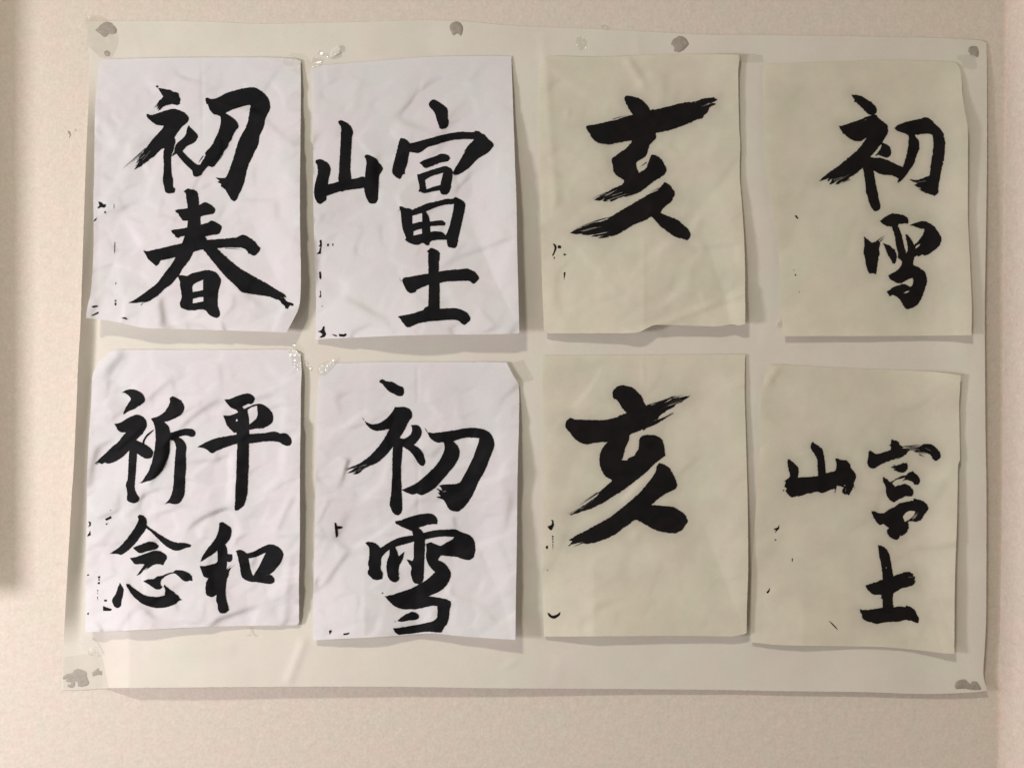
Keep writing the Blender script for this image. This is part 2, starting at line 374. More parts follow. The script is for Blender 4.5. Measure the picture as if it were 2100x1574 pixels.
SHEETS.append(dict(
 label='cream sheet with one large black character and a diagonal crease across its lower right corner', paper='cream',
 outline='1107,133 1109,125 1114,120 1130,116 1147,115.5 1214,117 1278,115.5 1357,112 1447,111.5 1500,112 1517,113 1516,125 1514,145 1514,180 1516,266 1518,294 1517,358 1521,413 1526,489.5 1528,560 1528,600 1528.5,640 1528,664 1515,667 1500,665 1469,669 1400,667 1345,666 1328.6,672 1305,682 1214,683 1124,683 1116,679 1114,640 1111,560 1109.5,466 1107.5,400 1106,323 1106,214',
 crumple=0.42, seed=8, bot=(4, 6, 8, 5, 4), right=(3, 2, 2.5, 5, 5), left=(1, 2, 2, 3, 3),
 chars=[
 dict(label='character 亥 in broad black dry brush strokes', o=(1100, 180), p=[
  '770,68 800,70 850,80 900,100 940,135 965,165 975,190 1040,185 1100,170 1170,152 1240,135 1310,125 1370,118 1430,95 1480,88 1532,82 1540,95 1555,96 1556,108 1535,118 1505,130 1545,135 1540,148 1505,158 1485,180 1478,205 1450,230 1430,260 1380,275 1340,295 1290,315 1240,335 1180,355 1100,375 1028,390 1028,435 1000,465 975,490 962,535 945,580 915,608 880,628 860,645 865,690 882,730 915,715 950,685 965,640 980,600 990,578 1010,575 1040,590 1075,615 1100,655 1118,690 1120,715 1105,745 1070,770 1020,800 975,835 935,865 905,885 870,905 830,918 790,932 740,940 700,952 660,975 630,980 650,950 600,978 570,975 590,950 545,972 500,965 545,935 590,915 640,880 690,855 740,830 755,810 750,792 710,770 680,745 662,710 660,670 648,635 655,605 690,580 730,550 775,520 800,490 825,452 770,462 700,475 640,487 590,485 540,478 500,455 475,425 460,395 440,370 428,345 440,325 500,318 560,305 620,290 680,278 730,262 780,245 832,232 810,205 790,170 770,130 758,98',
  '1105,812 1140,830 1165,860 1190,895 1190,920 1175,950 1165,975 1130,1005 1095,1035 1068,1075 1100,1092 1160,1115 1220,1140 1265,1180 1300,1210 1318,1235 1328,1260 1322,1290 1300,1310 1265,1302 1220,1290 1180,1275 1140,1245 1100,1215 1065,1190 1030,1150 1000,1115 985,1110 950,1135 900,1155 850,1175 800,1200 760,1228 720,1250 660,1275 620,1280 580,1292 530,1290 580,1270 510,1280 470,1282 500,1262 440,1268 390,1262 400,1255 350,1260 290,1250 330,1225 390,1200 440,1180 500,1160 560,1150 620,1125 680,1085 740,1050 800,1015 860,980 920,945 980,910 1040,885 1065,860 1085,835'],
  s=[(660, 275, 800, 232, 8), (650, 890, 460, 970, 16), (660, 1105, 255, 1240, 12), (480, 1165, 300, 1235, 10), (1060, 862, 960, 905, 6), (700, 955, 560, 985, 14), (900, 890, 760, 945, 12), (640, 1280, 520, 1298, 10), (1400, 262, 1340, 285, 5), (950, 640, 880, 690, 10)],
  g=[(700, 870, 540, 955, 24), (830, 900, 600, 975, 14), (560, 1190, 330, 1240, 22), (640, 1240, 480, 1275, 16), (1400, 170, 1540, 118, 14), (1350, 128, 1380, 122, 8), (740, 900, 600, 945, 10)])],
 name=dict(o=(1100, 480), k=7.155, p=['240,135 280,155 295,195 280,250 240,325 232,310 255,250 265,195 255,165', '310,180 330,160 362,175 355,210 315,205', '400,282 445,300 400,315', '250,335 270,335 262,378', '400,565 428,555 405,680'])))

SHEETS.append(dict(
 label='cream sheet in the top row with two black characters hanging beside the wall corner', paper='cream',
 outline='1564,150 1570,133 1600,130.7 1700,128 1814,124 1909,125.5 1957,128.5 1968,140 1972,165 1974,195 1978.6,226 1984.5,262 1985,320 1985,447 1988,510 1990.5,566 1993,626 1992.4,687 1933,688 1767,689 1607,689 1604,660 1602,638 1600,567 1593,478 1582,415 1576,370 1570,320 1568,299 1567,223 1565,180',
 crumple=0.15, seed=9, bot=(4, 4, 4, 3, 4), right=(0.5, 6, 4, 4, 5), left=(0.5, 2, 4, 3, 2),
 chars=[
 dict(label='character 初 in black brush strokes with a split tail', o=(1600, 180), p=[
  '612,62 650,62 700,72 745,100 790,130 820,160 832,195 825,220 805,236 780,235 750,218 720,190 690,160 660,130 636,118 640,100 622,78',
  '505,330 540,325 600,305 660,285 720,262 770,242 810,232 835,245 870,280 905,305 928,335 928,380 910,420 880,470 850,505 820,545 790,580 775,598 830,602 880,608 940,630 1000,660 1055,682 1070,640 1085,590 1098,530 1105,460 1105,412 1080,395 1050,385 1010,372 980,348 1020,318 1080,295 1140,280 1200,268 1255,255 1295,272 1330,310 1370,345 1400,385 1415,440 1424,480 1418,540 1412,600 1400,660 1385,720 1375,790 1365,850 1360,900 1345,920 1325,935 1300,920 1260,908 1220,890 1205,885 1215,868 1175,850 1150,835 1185,825 1140,805 1115,788 1180,795 1250,770 1285,755 1292,720 1300,640 1312,560 1320,490 1315,430 1302,402 1260,395 1210,400 1160,410 1185,445 1197,480 1195,530 1175,580 1160,630 1135,680 1105,720 1075,765 1040,800 1015,822 1010,808 1020,785 990,765 940,752 890,748 850,738 805,710 815,780 825,840 835,880 845,930 860,1000 860,1040 825,1062 800,1050 780,1020 760,970 748,920 738,900 735,840 728,780 718,720 712,685 680,715 640,745 600,770 570,800 520,815 470,838 500,790 440,832 425,830 450,780 400,810 425,770 380,790 335,805 380,760 440,715 500,675 560,625 620,575 670,530 715,475 745,425 720,445 690,460 650,460 600,440 560,405 530,375',
  '870,475 900,480 935,500 955,545 950,580 920,602 880,592 840,578 820,588 850,545 870,510'],
  s=[(420, 765, 325, 800, 8), (600, 790, 480, 840, 10), (1200, 800, 1120, 795, 10), (1215, 870, 1180, 875, 6)],
  g=[(640, 720, 460, 815, 12), (745, 270, 710, 285, 8), (560, 760, 430, 800, 8), (1260, 800, 1150, 815, 7)]),
 dict(label='character 雪 in black brush strokes', o=(1600, 400), p=[
  '858,222 900,190 960,160 1000,160 1060,172 1090,190 1105,220 1100,245 1060,245 1015,250 1025,290 1045,340 1060,400 1075,460 1082,500 1098,480 1095,420 1085,370 1078,335 1105,350 1130,385 1155,430 1180,405 1215,360 1240,315 1240,292 1200,285 1150,268 1110,262 1150,245 1200,228 1240,225 1280,238 1320,265 1355,310 1385,360 1385,400 1365,440 1330,470 1290,500 1260,515 1240,520 1225,512 1200,525 1180,518 1160,530 1148,570 1148,605 1200,625 1245,660 1260,700 1265,740 1250,795 1235,840 1215,890 1190,935 1150,965 1095,982 1075,970 1055,935 1030,900 1005,875 975,860 940,872 930,850 918,830 945,815 960,800 1020,775 1070,765 1120,790 1135,780 1145,745 1142,710 1100,725 1050,755 1020,760 985,745 945,720 930,690 960,675 1010,645 1045,600 1050,575 1030,550 1012,540 1015,500 1000,440 990,370 975,310 960,270 915,265 880,245',
  '722,355 750,378 790,412 830,395 858,400 860,430 850,470 858,500 845,540 838,600 832,640 828,680 800,672 770,675 750,640 738,600 730,540 718,490 725,440',
  '880,412 930,428 965,455 990,480 1003,520 998,565 985,592 965,585 955,550 930,520 912,475 900,440'],
  h=['1165,445 1190,425 1210,420 1190,445 1165,462', '1060,842 1095,825 1120,822 1090,842'],
  s=[(830, 398, 940, 320, 6), (850, 408, 910, 350, 6), (1290, 500, 1215, 525, 8), (960, 860, 920, 850, 12)])],
 name=dict(o=(1600, 400), p=['125,175 140,175 158,205 140,198', '115,640 122,645 116,652', '125,680 135,680 138,695 128,692', '160,828 168,830 164,838'])))

SHEETS.append(dict(
 label='most crumpled white sheet, four black characters in two columns', paper='white',
 outline='189,773 194.7,756.7 209.5,735 228.6,720 250,717 333,717 420,717 500,717 600,717 616.7,725.7 618.6,759 617,800 616.5,870 615.5,926 615,1010 615,1099 613,1194 613,1275 608,1281 527,1282 408,1285 313,1289.5 240,1293 175,1295.5 175.5,1220 176,1147 178,1051 178,994 182,899 186.7,827.6',
 crumple=0.98, seed=13, bot=(5, 9, 6, 2, 2), right=(0, 4, 5, 6, 2), left=(1, 3, 4, 5, 5),
 chars=[
 dict(label='character 平 in black brush strokes', o=(170, 780), p=[
  '1215,162 1260,160 1320,135 1380,115 1430,112 1470,135 1478,165 1455,200 1420,200 1370,225 1385,245 1430,225 1480,205 1530,200 1580,225 1620,265 1638,310 1632,355 1600,385 1545,412 1500,412 1430,425 1430,460 1500,455 1570,450 1620,440 1660,440 1700,455 1750,455 1788,490 1798,525 1785,555 1755,562 1720,550 1690,530 1640,522 1560,525 1490,535 1428,540 1428,620 1428,720 1422,820 1420,900 1415,980 1400,1030 1385,1075 1350,1105 1325,1118 1305,1112 1310,1040 1312,950 1318,850 1322,750 1325,650 1330,540 1270,560 1200,585 1150,605 1110,625 1060,590 1010,575 985,572 1020,552 1080,520 1150,495 1230,480 1290,470 1325,462 1322,445 1305,450 1270,420 1240,385 1220,330 1208,298 1250,302 1300,290 1335,275 1325,255 1300,245 1265,225 1235,190'],
  h=['1415,255 1450,230 1500,215 1500,250 1505,290 1490,330 1455,360 1430,380 1428,320', '1314,340 1328,328 1334,345 1320,354'],
  s=[(1320, 1100, 1308, 1120, 8), (1345, 1100, 1330, 1118, 8)]),
 dict(label='character 和 in black brush strokes', o=(170, 980), p=[
  '1175,385 1200,377 1240,400 1275,430 1278,470 1265,520 1240,555 1225,570 1240,610 1245,650 1285,655 1285,700 1265,720 1240,715 1238,760 1230,790 1255,780 1275,770 1260,800 1250,845 1240,860 1232,920 1228,980 1235,1040 1245,1080 1258,1135 1225,1160 1185,1160 1165,1135 1160,1090 1148,1060 1150,1000 1120,1020 1090,1018 1062,1000 1055,960 1060,900 1082,862 1045,850 1030,820 1015,785 1002,752 1050,755 1110,740 1155,720 1160,670 1158,620 1110,660 1060,690 1012,720 1030,670 1070,610 1110,560 1145,510 1168,450',
  '1318,625 1350,615 1390,630 1410,645 1460,635 1510,610 1560,585 1610,567 1660,580 1700,605 1725,645 1722,680 1700,730 1660,780 1620,820 1580,835 1620,832 1648,865 1645,895 1610,910 1560,905 1500,895 1440,890 1390,870 1365,840 1355,790 1345,730 1330,660'],
  h=['1425,690 1480,680 1530,660 1575,640 1545,700 1510,770 1465,842 1445,790 1432,730'],
  s=[(1235, 795, 1325, 720, 14), (1240, 800, 1290, 750, 10), (1040, 680, 1000, 715, 8)]),
 dict(label='character 祈 in black brush strokes', o=(170, 780), p=[
  '335,105 350,95 375,80 410,75 460,82 505,108 528,140 532,175 510,200 470,225 430,250 390,265 362,285 345,288 360,250 385,205 412,160 395,130 365,108',
  '268,372 310,365 350,345 400,315 460,293 505,305 535,330 550,385 530,430 495,475 455,512 510,535 555,560 590,590 605,625 585,665 545,672 505,655 465,625 460,700 455,780 448,860 445,930 460,970 483,1005 475,1040 440,1055 400,1045 377,1025 382,980 375,930 370,900 385,840 390,760 393,680 400,600 360,640 320,670 270,700 215,715 185,705 160,718 125,705 92,722 130,685 190,630 240,580 300,530 340,480 370,448 330,445 300,425 285,395',
  '615,418 590,448 555,480 535,512 528,550 510,540 518,510 545,470 585,435',
  '770,133 810,152 850,180 872,225 865,265 830,305 780,330 730,350 700,355 735,390 748,430 750,450 800,435 850,420 900,412 945,420 968,445 962,475 935,485 890,472 840,480 820,487 860,510 888,560 885,640 888,740 880,840 878,920 872,980 850,1030 820,1060 780,1062 740,1055 702,1065 740,1025 765,970 780,890 785,800 790,700 798,620 800,570 785,520 750,512 748,560 745,620 720,700 680,780 630,830 580,860 540,870 500,885 520,850 560,790 580,740 600,680 615,600 625,520 622,430 610,370 585,328 640,310 690,280 730,230 750,180 748,150'],
  s=[(160, 690, 92, 730, 12), (545, 850, 470, 888, 10)]),
 dict(label='character 念 in black brush strokes', o=(170, 980), p=[
  '470,332 485,315 510,318 535,335 550,375 550,405 610,450 670,490 730,525 790,550 850,555 895,560 930,575 925,590 885,600 840,618 790,622 740,600 690,565 640,515 590,465 545,430 515,475 480,520 455,555 420,590 370,635 325,660 300,652 228,650 290,610 340,565 390,505 430,450 460,400 480,355',
  '430,598 470,582 530,558 575,545 620,555 652,580 640,605 590,620 540,632 500,645 470,635',
  '405,685 450,680 520,655 580,632 630,622 680,635 715,660 722,690 700,725 690,748 655,740 610,745 570,770 555,770 530,785 490,825 460,840 500,785 530,740 490,738 450,740 425,715',
  '318,900 335,930 350,955 345,1000 330,1060 325,1100 300,1117 270,1105 252,1065 255,1035 285,990 300,940',
  '370,908 395,910 430,940 480,975 530,1005 590,1018 650,1020 705,1005 708,960 695,930 700,915 740,950 790,985 820,1010 835,1035 855,1045 820,1060 800,1080 750,1100 690,1115 620,1115 560,1100 510,1080 460,1040 420,1000 395,960 375,930',
  '518,885 560,870 610,865 640,845 680,838 730,818 780,805 800,790 850,792 900,810 935,840 943,885 920,880 890,890 850,870 820,840 790,820 740,828 700,850 672,880 670,920 685,935 665,955 630,955 590,930 550,905'],
  s=[(530, 760, 455, 845, 10), (580, 760, 520, 800, 8)])],
 name=dict(o=(170, 980), p=['45,370 68,378 65,410 40,420 55,400', '62,450 65,490 35,502', '190,350 240,325 245,345 200,365', '195,390 215,388 200,402', '232,272 242,275 236,282', '35,830 50,825 50,838 35,840', '128,846 146,842 146,862 130,858', '130,868 142,866 143,882 134,880', '128,898 142,892 144,910 126,910', '122,962 128,960 130,972 123,972', '123,985 129,985 126,998', '122,1020 127,1018 125,1070', '172,1100 200,1110 248,1125 240,1140 175,1142', '180,1045 205,1045 205,1060 185,1060', '38,1160 50,1155 48,1175 36,1172'])))

SHEETS.append(dict(
 label='white sheet with its upper right corner folded in, two tall black characters', paper='white',
 outline='653,785 655,768 657,752 668,748 686,745 786,742 900,742 1000,742 1039,743 1045,755 1053,771 1064,791 1064,878 1062.6,926 1061,1000 1060,1105 1058,1220 1057,1311 997,1307.6 937,1303 902,1299 885,1298 866,1298.6 830,1301.7 759,1306.4 700,1309 642,1312 642,1248 644,1150 646,1057 648,950 649.5,843',
 crumple=0.75, seed=17, bot=(4, 9, 4, 8, 10), right=(1, 4, 7, 8, 10), left=(0.5, 3, 3, 3, 3),
 chars=[
 dict(label='character 初 in smooth black brush strokes', o=(640, 760), p=[
  '580,85 605,73 640,90 690,95 740,125 780,140 792,180 785,205 765,218 740,217 700,195 665,180 630,145 600,110 580,100',
  '445,425 475,445 520,460 570,452 620,425 670,380 705,330 710,312 750,312 790,310 835,325 858,355 860,398 835,430 810,480 780,535 752,578 800,582 840,555 860,520 860,490 850,468 880,465 915,470 940,505 942,545 920,590 875,638 920,665 955,710 970,760 975,790 960,818 935,815 910,790 880,740 840,690 780,652 775,720 768,800 765,880 768,960 770,1040 775,1120 775,1200 760,1230 735,1243 705,1230 685,1200 668,1160 668,1130 680,1060 685,980 690,900 690,800 692,720 697,650 650,710 610,750 560,790 510,812 470,830 430,855 395,885 350,890 420,835 350,870 305,880 390,820 280,862 330,830 400,800 460,760 510,720 560,665 580,640 610,600 640,550 665,500 610,512 545,515 500,495 470,465',
  '990,528 1040,535 1100,528 1170,520 1240,508 1310,495 1390,490 1460,500 1520,525 1555,570 1570,630 1555,690 1530,750 1505,820 1470,890 1430,960 1400,1030 1370,1090 1320,1160 1265,1208 1220,1208 1180,1190 1150,1140 1130,1110 1090,1095 1070,1085 1110,1078 1080,1050 1100,1045 1070,1010 1120,1030 1110,1005 1085,985 1140,978 1200,975 1265,965 1300,915 1340,840 1380,760 1410,680 1435,610 1440,580 1390,575 1330,575 1270,588 1215,605 1250,640 1270,690 1262,750 1230,810 1180,870 1120,940 1080,985 1050,1015 1010,1040 970,1060 940,1070 900,1055 870,1065 820,1050 772,1025 830,998 890,970 950,925 1010,870 1070,810 1110,750 1135,690 1140,640 1130,612 1080,618 1050,605 1015,575'],
  s=[(450, 430, 420, 388, 6), (400, 820, 265, 858, 14), (450, 840, 300, 885, 14), (995, 530, 966, 478, 6), (1110, 1040, 1060, 1010, 10)],
  g=[(500, 790, 340, 862, 10), (470, 815, 380, 868, 8), (1180, 1030, 1095, 1040, 8)]),
 dict(label='character 雪 in smooth black brush strokes', o=(640, 1010), p=[
  '720,265 715,242 760,235 830,210 900,190 960,180 1020,178 1060,200 1080,235 1078,270 1040,268 980,280 915,300 940,318 955,345 1020,328 1100,318 1180,315 1240,315 1290,340 1350,360 1390,400 1405,460 1400,520 1385,560 1345,578 1300,570 1240,550 1170,545 1120,540 1090,560 1085,580 1130,600 1170,640 1195,690 1190,730 1160,790 1110,840 1050,870 1000,890 1050,895 1110,905 1160,915 1195,940 1195,970 1185,1000 1180,1060 1165,1120 1135,1160 1115,1200 1060,1200 1000,1195 930,1200 860,1210 800,1215 750,1222 715,1200 697,1165 740,1162 820,1148 900,1135 980,1118 1035,1105 1070,1080 1080,1040 1078,975 1030,972 960,988 900,1000 840,1002 780,1000 720,980 670,940 640,905 625,890 680,880 740,860 800,840 860,820 920,785 880,775 862,745 850,690 855,640 830,600 810,570 860,585 875,560 875,480 878,420 800,440 715,465 730,500 745,545 795,505 775,580 750,630 745,680 750,740 735,760 705,768 670,750 648,710 640,650 645,590 665,530 668,485 625,520 597,560 593,620 590,655 608,690 605,740 560,750 520,740 490,710 478,680 490,650 482,610 490,560 492,500 485,460 455,432 480,420 520,425 555,440 590,475 640,440 700,405 770,380 870,365 860,330 820,312 770,290',
  '735,1100 780,1062 830,1035 865,1022 905,1038 920,1060 910,1085 870,1095 820,1100 780,1108 740,1105',
  '598,862 606,857 612,863 606,869', '709,1107 715,1102 719,1107 714,1112'],
  h=['972,400 1050,385 1130,375 1225,380 1200,405 1160,425 1105,455 1060,440 1020,425 980,440 985,490 980,540 990,590 1010,630 1040,665 1060,682 1030,710 990,745 955,768 930,786 950,765 960,735 962,680 965,600 970,500'],
  s=[(680, 885, 610, 888, 8), (1130, 450, 1095, 462, 6)])],
 name=dict(o=(640, 1010), p=['192,255 205,258 215,285 250,288 265,295 250,308 220,310 222,370 205,385 198,330', '145,1185 165,1180 168,1195 148,1220', '268,1210 322,1202 310,1218 270,1225'])))

SHEETS.append(dict(
 label='smooth cream sheet in the bottom row with one very broad black character', paper='cream',
 outline='1112.4,729 1200,728.5 1319,728.3 1420,727 1500,727 1528,727 1527.5,760 1527,800 1529,870 1531,943 1533,1016 1534.5,1160 1532,1240 1531,1297 1525,1300 1500,1304 1430,1303 1357,1303 1224,1304 1115.5,1304.5 1114,1254 1113,1136 1114,969 1112,874',
 crumple=0.3, seed=19, bot=(2, 8, 7, 6, 5), right=(1, 2, 3, 5, 5), left=(1, 2, 3, 3, 2),
 chars=[
 dict(label='character 亥 in very broad glossy black brush strokes', o=(1100, 770), p=[
  '655,150 670,115 700,92 735,82 790,90 840,110 880,150 905,180 925,225 945,260 1000,250 1060,225 1130,195 1200,170 1150,200 1090,240 1180,200 1250,185 1325,172 1290,200 1240,230 1200,245 1180,270 1130,295 1100,320 1060,345 1045,375 1090,362 1140,335 1180,318 1140,345 1090,380 1050,405 1000,430 950,450 920,475 918,460 870,480 805,510 795,560 770,610 755,660 745,700 730,725 770,728 800,705 840,690 860,660 880,625 885,580 890,540 920,515 980,508 1040,520 1080,550 1100,600 1105,650 1112,690 1080,710 1040,740 990,785 940,835 880,885 820,930 760,975 700,1015 640,1050 580,1090 530,1115 480,1140 440,1155 400,1165 350,1185 290,1198 350,1160 400,1120 460,1080 520,1035 545,1000 600,950 650,905 640,890 600,870 570,830 548,780 543,730 550,670 575,615 615,568 560,572 500,578 440,590 400,585 360,565 320,530 290,490 255,450 250,415 265,380 300,365 320,375 400,378 520,382 600,378 680,360 740,335 775,322 745,285 715,240 690,208 665,195',
  '1060,750 1100,762 1140,790 1165,825 1190,870 1210,930 1205,965 1180,985 1140,1000 1100,1025 1060,1050 1020,1085 990,1112 1060,1118 1130,1122 1190,1135 1240,1165 1280,1195 1303,1250 1280,1290 1250,1330 1200,1355 1120,1350 1050,1335 980,1305 910,1265 858,1240 830,1250 790,1285 740,1315 700,1350 640,1385 580,1410 520,1430 450,1445 380,1440 330,1445 272,1468 310,1425 280,1415 350,1370 420,1335 490,1295 560,1260 630,1220 700,1165 770,1110 840,1050 900,995 950,935 1000,870 1030,815 1040,775'],
  s=[(950, 260, 1295, 150, 14), (560, 985, 330, 1135, 16), (400, 1130, 245, 1205, 12), (1050, 385, 1195, 312, 14), (1150, 200, 1310, 170, 10), (400, 1440, 310, 1475, 8), (330, 1400, 272, 1418, 6)],
  g=[(1060, 285, 1310, 180, 20), (1010, 395, 1150, 335, 10), (560, 1020, 370, 1150, 12), (440, 1420, 320, 1450, 7)])],
 name=dict(o=(1100, 770), p=['95,1295 125,1285 135,1260 125,1240 145,1245 148,1290 130,1330 110,1320', '134,1376 145,1378 145,1392 135,1392', '136,1400 145,1398 144,1412 136,1412', '138,1422 146,1420 143,1440 138,1438', '139,1448 144,1448 141,1500', '92,1665 100,1672 96,1680', '78,1470 98,1460 98,1490 85,1490', '95,2038 108,2043 135,2064 175,2054 205,2033 200,2060 175,2080 152,2090 120,2080 104,2064'])))

SHEETS.append(dict(
 label='lowest cream sheet, small dry scratchy black characters with a hair mark near its foot', paper='cream',
 outline='1560,828 1568.6,771.4 1577,748.6 1600,747.5 1643,750 1757,755.7 1843,758.6 1914,762 1970,769 1969,795 1967,828.6 1968.6,943 1965,951 1963.5,1020 1962.6,1070 1959,1165 1958,1214 1957.6,1254 1957,1340 1930,1338 1897.6,1333.8 1814,1326 1719,1323.8 1600,1321.9 1540,1316 1540,1309.5 1542,1166.7 1549.5,1047.6 1557,943',
 crumple=0.18, seed=23, bot=(3, 5, 2, 2, 6), right=(4, 2.5, 5, 6, 6), left=(3, 2, 3, 2, 1),
 chars=[
 dict(label='character 富 in dry scratchy black brush strokes', o=(1540, 880), p=[
  '1210,85 1245,95 1275,110 1290,140 1340,145 1400,150 1450,148 1490,125 1540,125 1580,145 1620,185 1635,225 1620,255 1590,272 1565,255 1550,225 1520,205 1480,195 1440,190 1400,195 1420,175 1360,185 1340,210 1300,235 1240,255 1180,275 1120,300 1080,325 1050,337 1015,320 1002,280 1010,240 1015,190 1030,180 1075,212 1130,200 1180,185 1205,170 1205,145 1190,140 1205,125',
  '1205,325 1250,312 1310,290 1345,290 1350,330 1335,360 1295,372 1255,358 1225,350 1240,340',
  '1135,415 1165,425 1200,455 1250,425 1300,400 1340,392 1350,380 1375,365 1410,375 1440,400 1457,435 1445,470 1410,475 1390,450 1340,435 1305,445 1330,415 1280,425 1240,440 1215,465 1240,495 1280,480 1330,470 1370,490 1395,520 1395,560 1385,575 1340,575 1290,595 1250,615 1230,628 1200,610 1175,580 1162,530 1160,490 1140,450',
  '1040,720 1040,700 1065,705 1095,720 1145,720 1190,690 1240,665 1280,635 1330,625 1400,610 1400,595 1450,605 1500,630 1525,670 1520,700 1490,740 1460,785 1420,795 1370,790 1350,800 1360,820 1355,860 1330,895 1290,920 1285,905 1275,935 1250,950 1210,935 1180,905 1170,870 1190,848 1165,830 1140,812 1110,822 1080,795 1055,755'],
  h=['1310,745 1340,712 1370,700 1415,705 1400,740 1365,775 1325,795 1315,770'],
  s=[(1340, 150, 1500, 130, 14), (1400, 190, 1520, 215, 18), (1420, 640, 1240, 640, 12), (1440, 210, 1500, 240, 14), (1320, 220, 1240, 262, 10), (1240, 300, 1200, 335, 8)],
  g=[(1300, 155, 1480, 160, 22), (1330, 175, 1460, 185, 16), (1450, 700, 1370, 785, 22), (1430, 720, 1390, 785, 16), (1340, 405, 1300, 440, 10), (1250, 330, 1220, 345, 8), (1480, 150, 1560, 190, 8)]),
 dict(label='character 士 in dry black brush strokes', o=(1540, 1000), p=[
  '1095,490 1130,500 1160,520 1185,555 1200,610 1212,680 1225,760 1280,740 1340,725 1375,725 1400,745 1390,755 1415,765 1405,790 1418,800 1405,830 1360,845 1310,860 1260,885 1225,910 1222,960 1225,1025 1280,1018 1330,1025 1340,1010 1380,1025 1410,1050 1430,1090 1447,1130 1440,1162 1410,1155 1370,1140 1330,1135 1270,1150 1200,1152 1130,1160 1080,1170 1040,1155 1000,1150 980,1130 960,1120 955,1090 940,1065 935,1042 970,1050 1040,1045 1100,1035 1135,1030 1132,960 1120,950 1125,920 1060,918 1030,900 1000,870 988,840 1030,825 1090,805 1135,785 1130,720 1120,650 1105,580 1098,530'],
  h=['1158,686 1164,680 1172,685 1165,692'],
  s=[(1300, 730, 1370, 718, 8), (1340, 850, 1400, 830, 10), (985, 1135, 960, 1115, 12), (1060, 1165, 1110, 1168, 8)],
  g=[(1340, 770, 1410, 770, 8)]),
 dict(label='mountain character 山 in rough dry black brush strokes', o=(1540, 880), p=[
  '315,262 330,255 370,290 405,325 412,365 402,415 440,412 500,408 580,400 575,340 572,265 550,220 525,180 513,150 520,120 535,108 570,135 610,165 625,210 638,280 645,375 690,370 725,355 735,320 735,280 725,255 740,248 780,262 820,265 855,300 865,335 890,370 905,400 895,440 885,480 875,510 862,530 850,560 830,555 805,560 785,545 790,515 800,500 780,490 750,485 735,490 722,550 722,510 680,520 640,540 600,545 570,535 530,545 480,555 430,570 380,580 345,582 315,555 300,535 310,510 285,490 300,460 290,440 325,420 335,390 325,340 318,310',
  '274,525 280,518 288,525 280,532'],
  h=['800,482 808,476 814,483 806,489'],
  s=[(735, 490, 722, 550, 6), (850, 510, 830, 560, 10), (320, 440, 285, 450, 10), (345, 560, 300, 550, 10), (880, 480, 895, 520, 6), (700, 365, 650, 378, 6)],
  g=[(820, 500, 810, 555, 12), (760, 495, 750, 525, 8)])],
 name=dict(o=(1540, 1000), p=['192,358 215,345 235,335 240,315 243,345 225,365 205,388 215,360', '200,440 218,442 215,455', '133,895 150,880 162,855 160,885 145,908', '352,605 360,605 358,635 352,632', '670,1140 700,1165 730,1195 750,1228 720,1195 690,1165'])))

BACKING = '176,43 228,43 357,43 440,45 500,48 560,49 643,47 750,45 857,41.7 920,43 976,46 1040,52 1119,56 1214,59.5 1333,65.5 1452,71.4 1600,72.6 1767,75 1933,78.6 2010,83 2023,88 2024,143 2024,320 2022,480 2019.5,628 2020,743 2021,885 2023,1000 2022.6,1254 2021,1301 2016.7,1373 2018,1392 2025,1416 1981,1419.5 1897.6,1422 1767,1418 1600,1416 1500,1414 1309,1412 1150,1411 1000,1410 786,1407 500,1407.6 357,1409 221,1410 170,1413 125,1414 130,1351 130,1325 133,1267 140,1142 147,1016 151,959 157,830 159.5,759 165.5,652 171,480 177,310 181,220 183,167 182,114 178,80'

# ---------------------------------------------------------------- how far the papers stand off the wall (metres)
n_a, n_b, n_c, n_d = Noise(1), Noise(2), Noise(3), Noise(4)

def backing_folds(x, y):
    h = 0.0
    for x0, y0, x1, y1, a, w in ((590, 1400, 625, 1310, 1.6, 9), (1112, 60, 1140, 420, 1.0, 9), (750, 45, 752, 110, 0.9, 26), (880, 42, 884, 112, -0.8, 22),
                                 (584, 48, 582, 85, 1.0, 5), (272, 60, 290, 118, 0.8, 5), (1305, 62, 1310, 110, 0.7, 8), (1030, 1370, 1060, 1352, 0.8, 5),
                                 (300, 1330, 480, 1330, 0.8, 16), (1150, 1345, 1140, 1400, 0.6, 14), (1560, 690, 1990, 720, 0.9, 22), (1130, 700, 1360, 688, 1.0, 14)):
        L = math.hypot(x1 - x0, y1 - y0); tx, ty = (x1 - x0) / L, (y1 - y0) / L
        a_ = (x - x0) * tx + (y - y0) * ty; d = (x - x0) * -ty + (y - y0) * tx
        h = h + a * np.exp(-(d / w) ** 2) * sm(a_ / 20 + 0.5) * sm((L - a_) / 20 + 0.5)
    return h

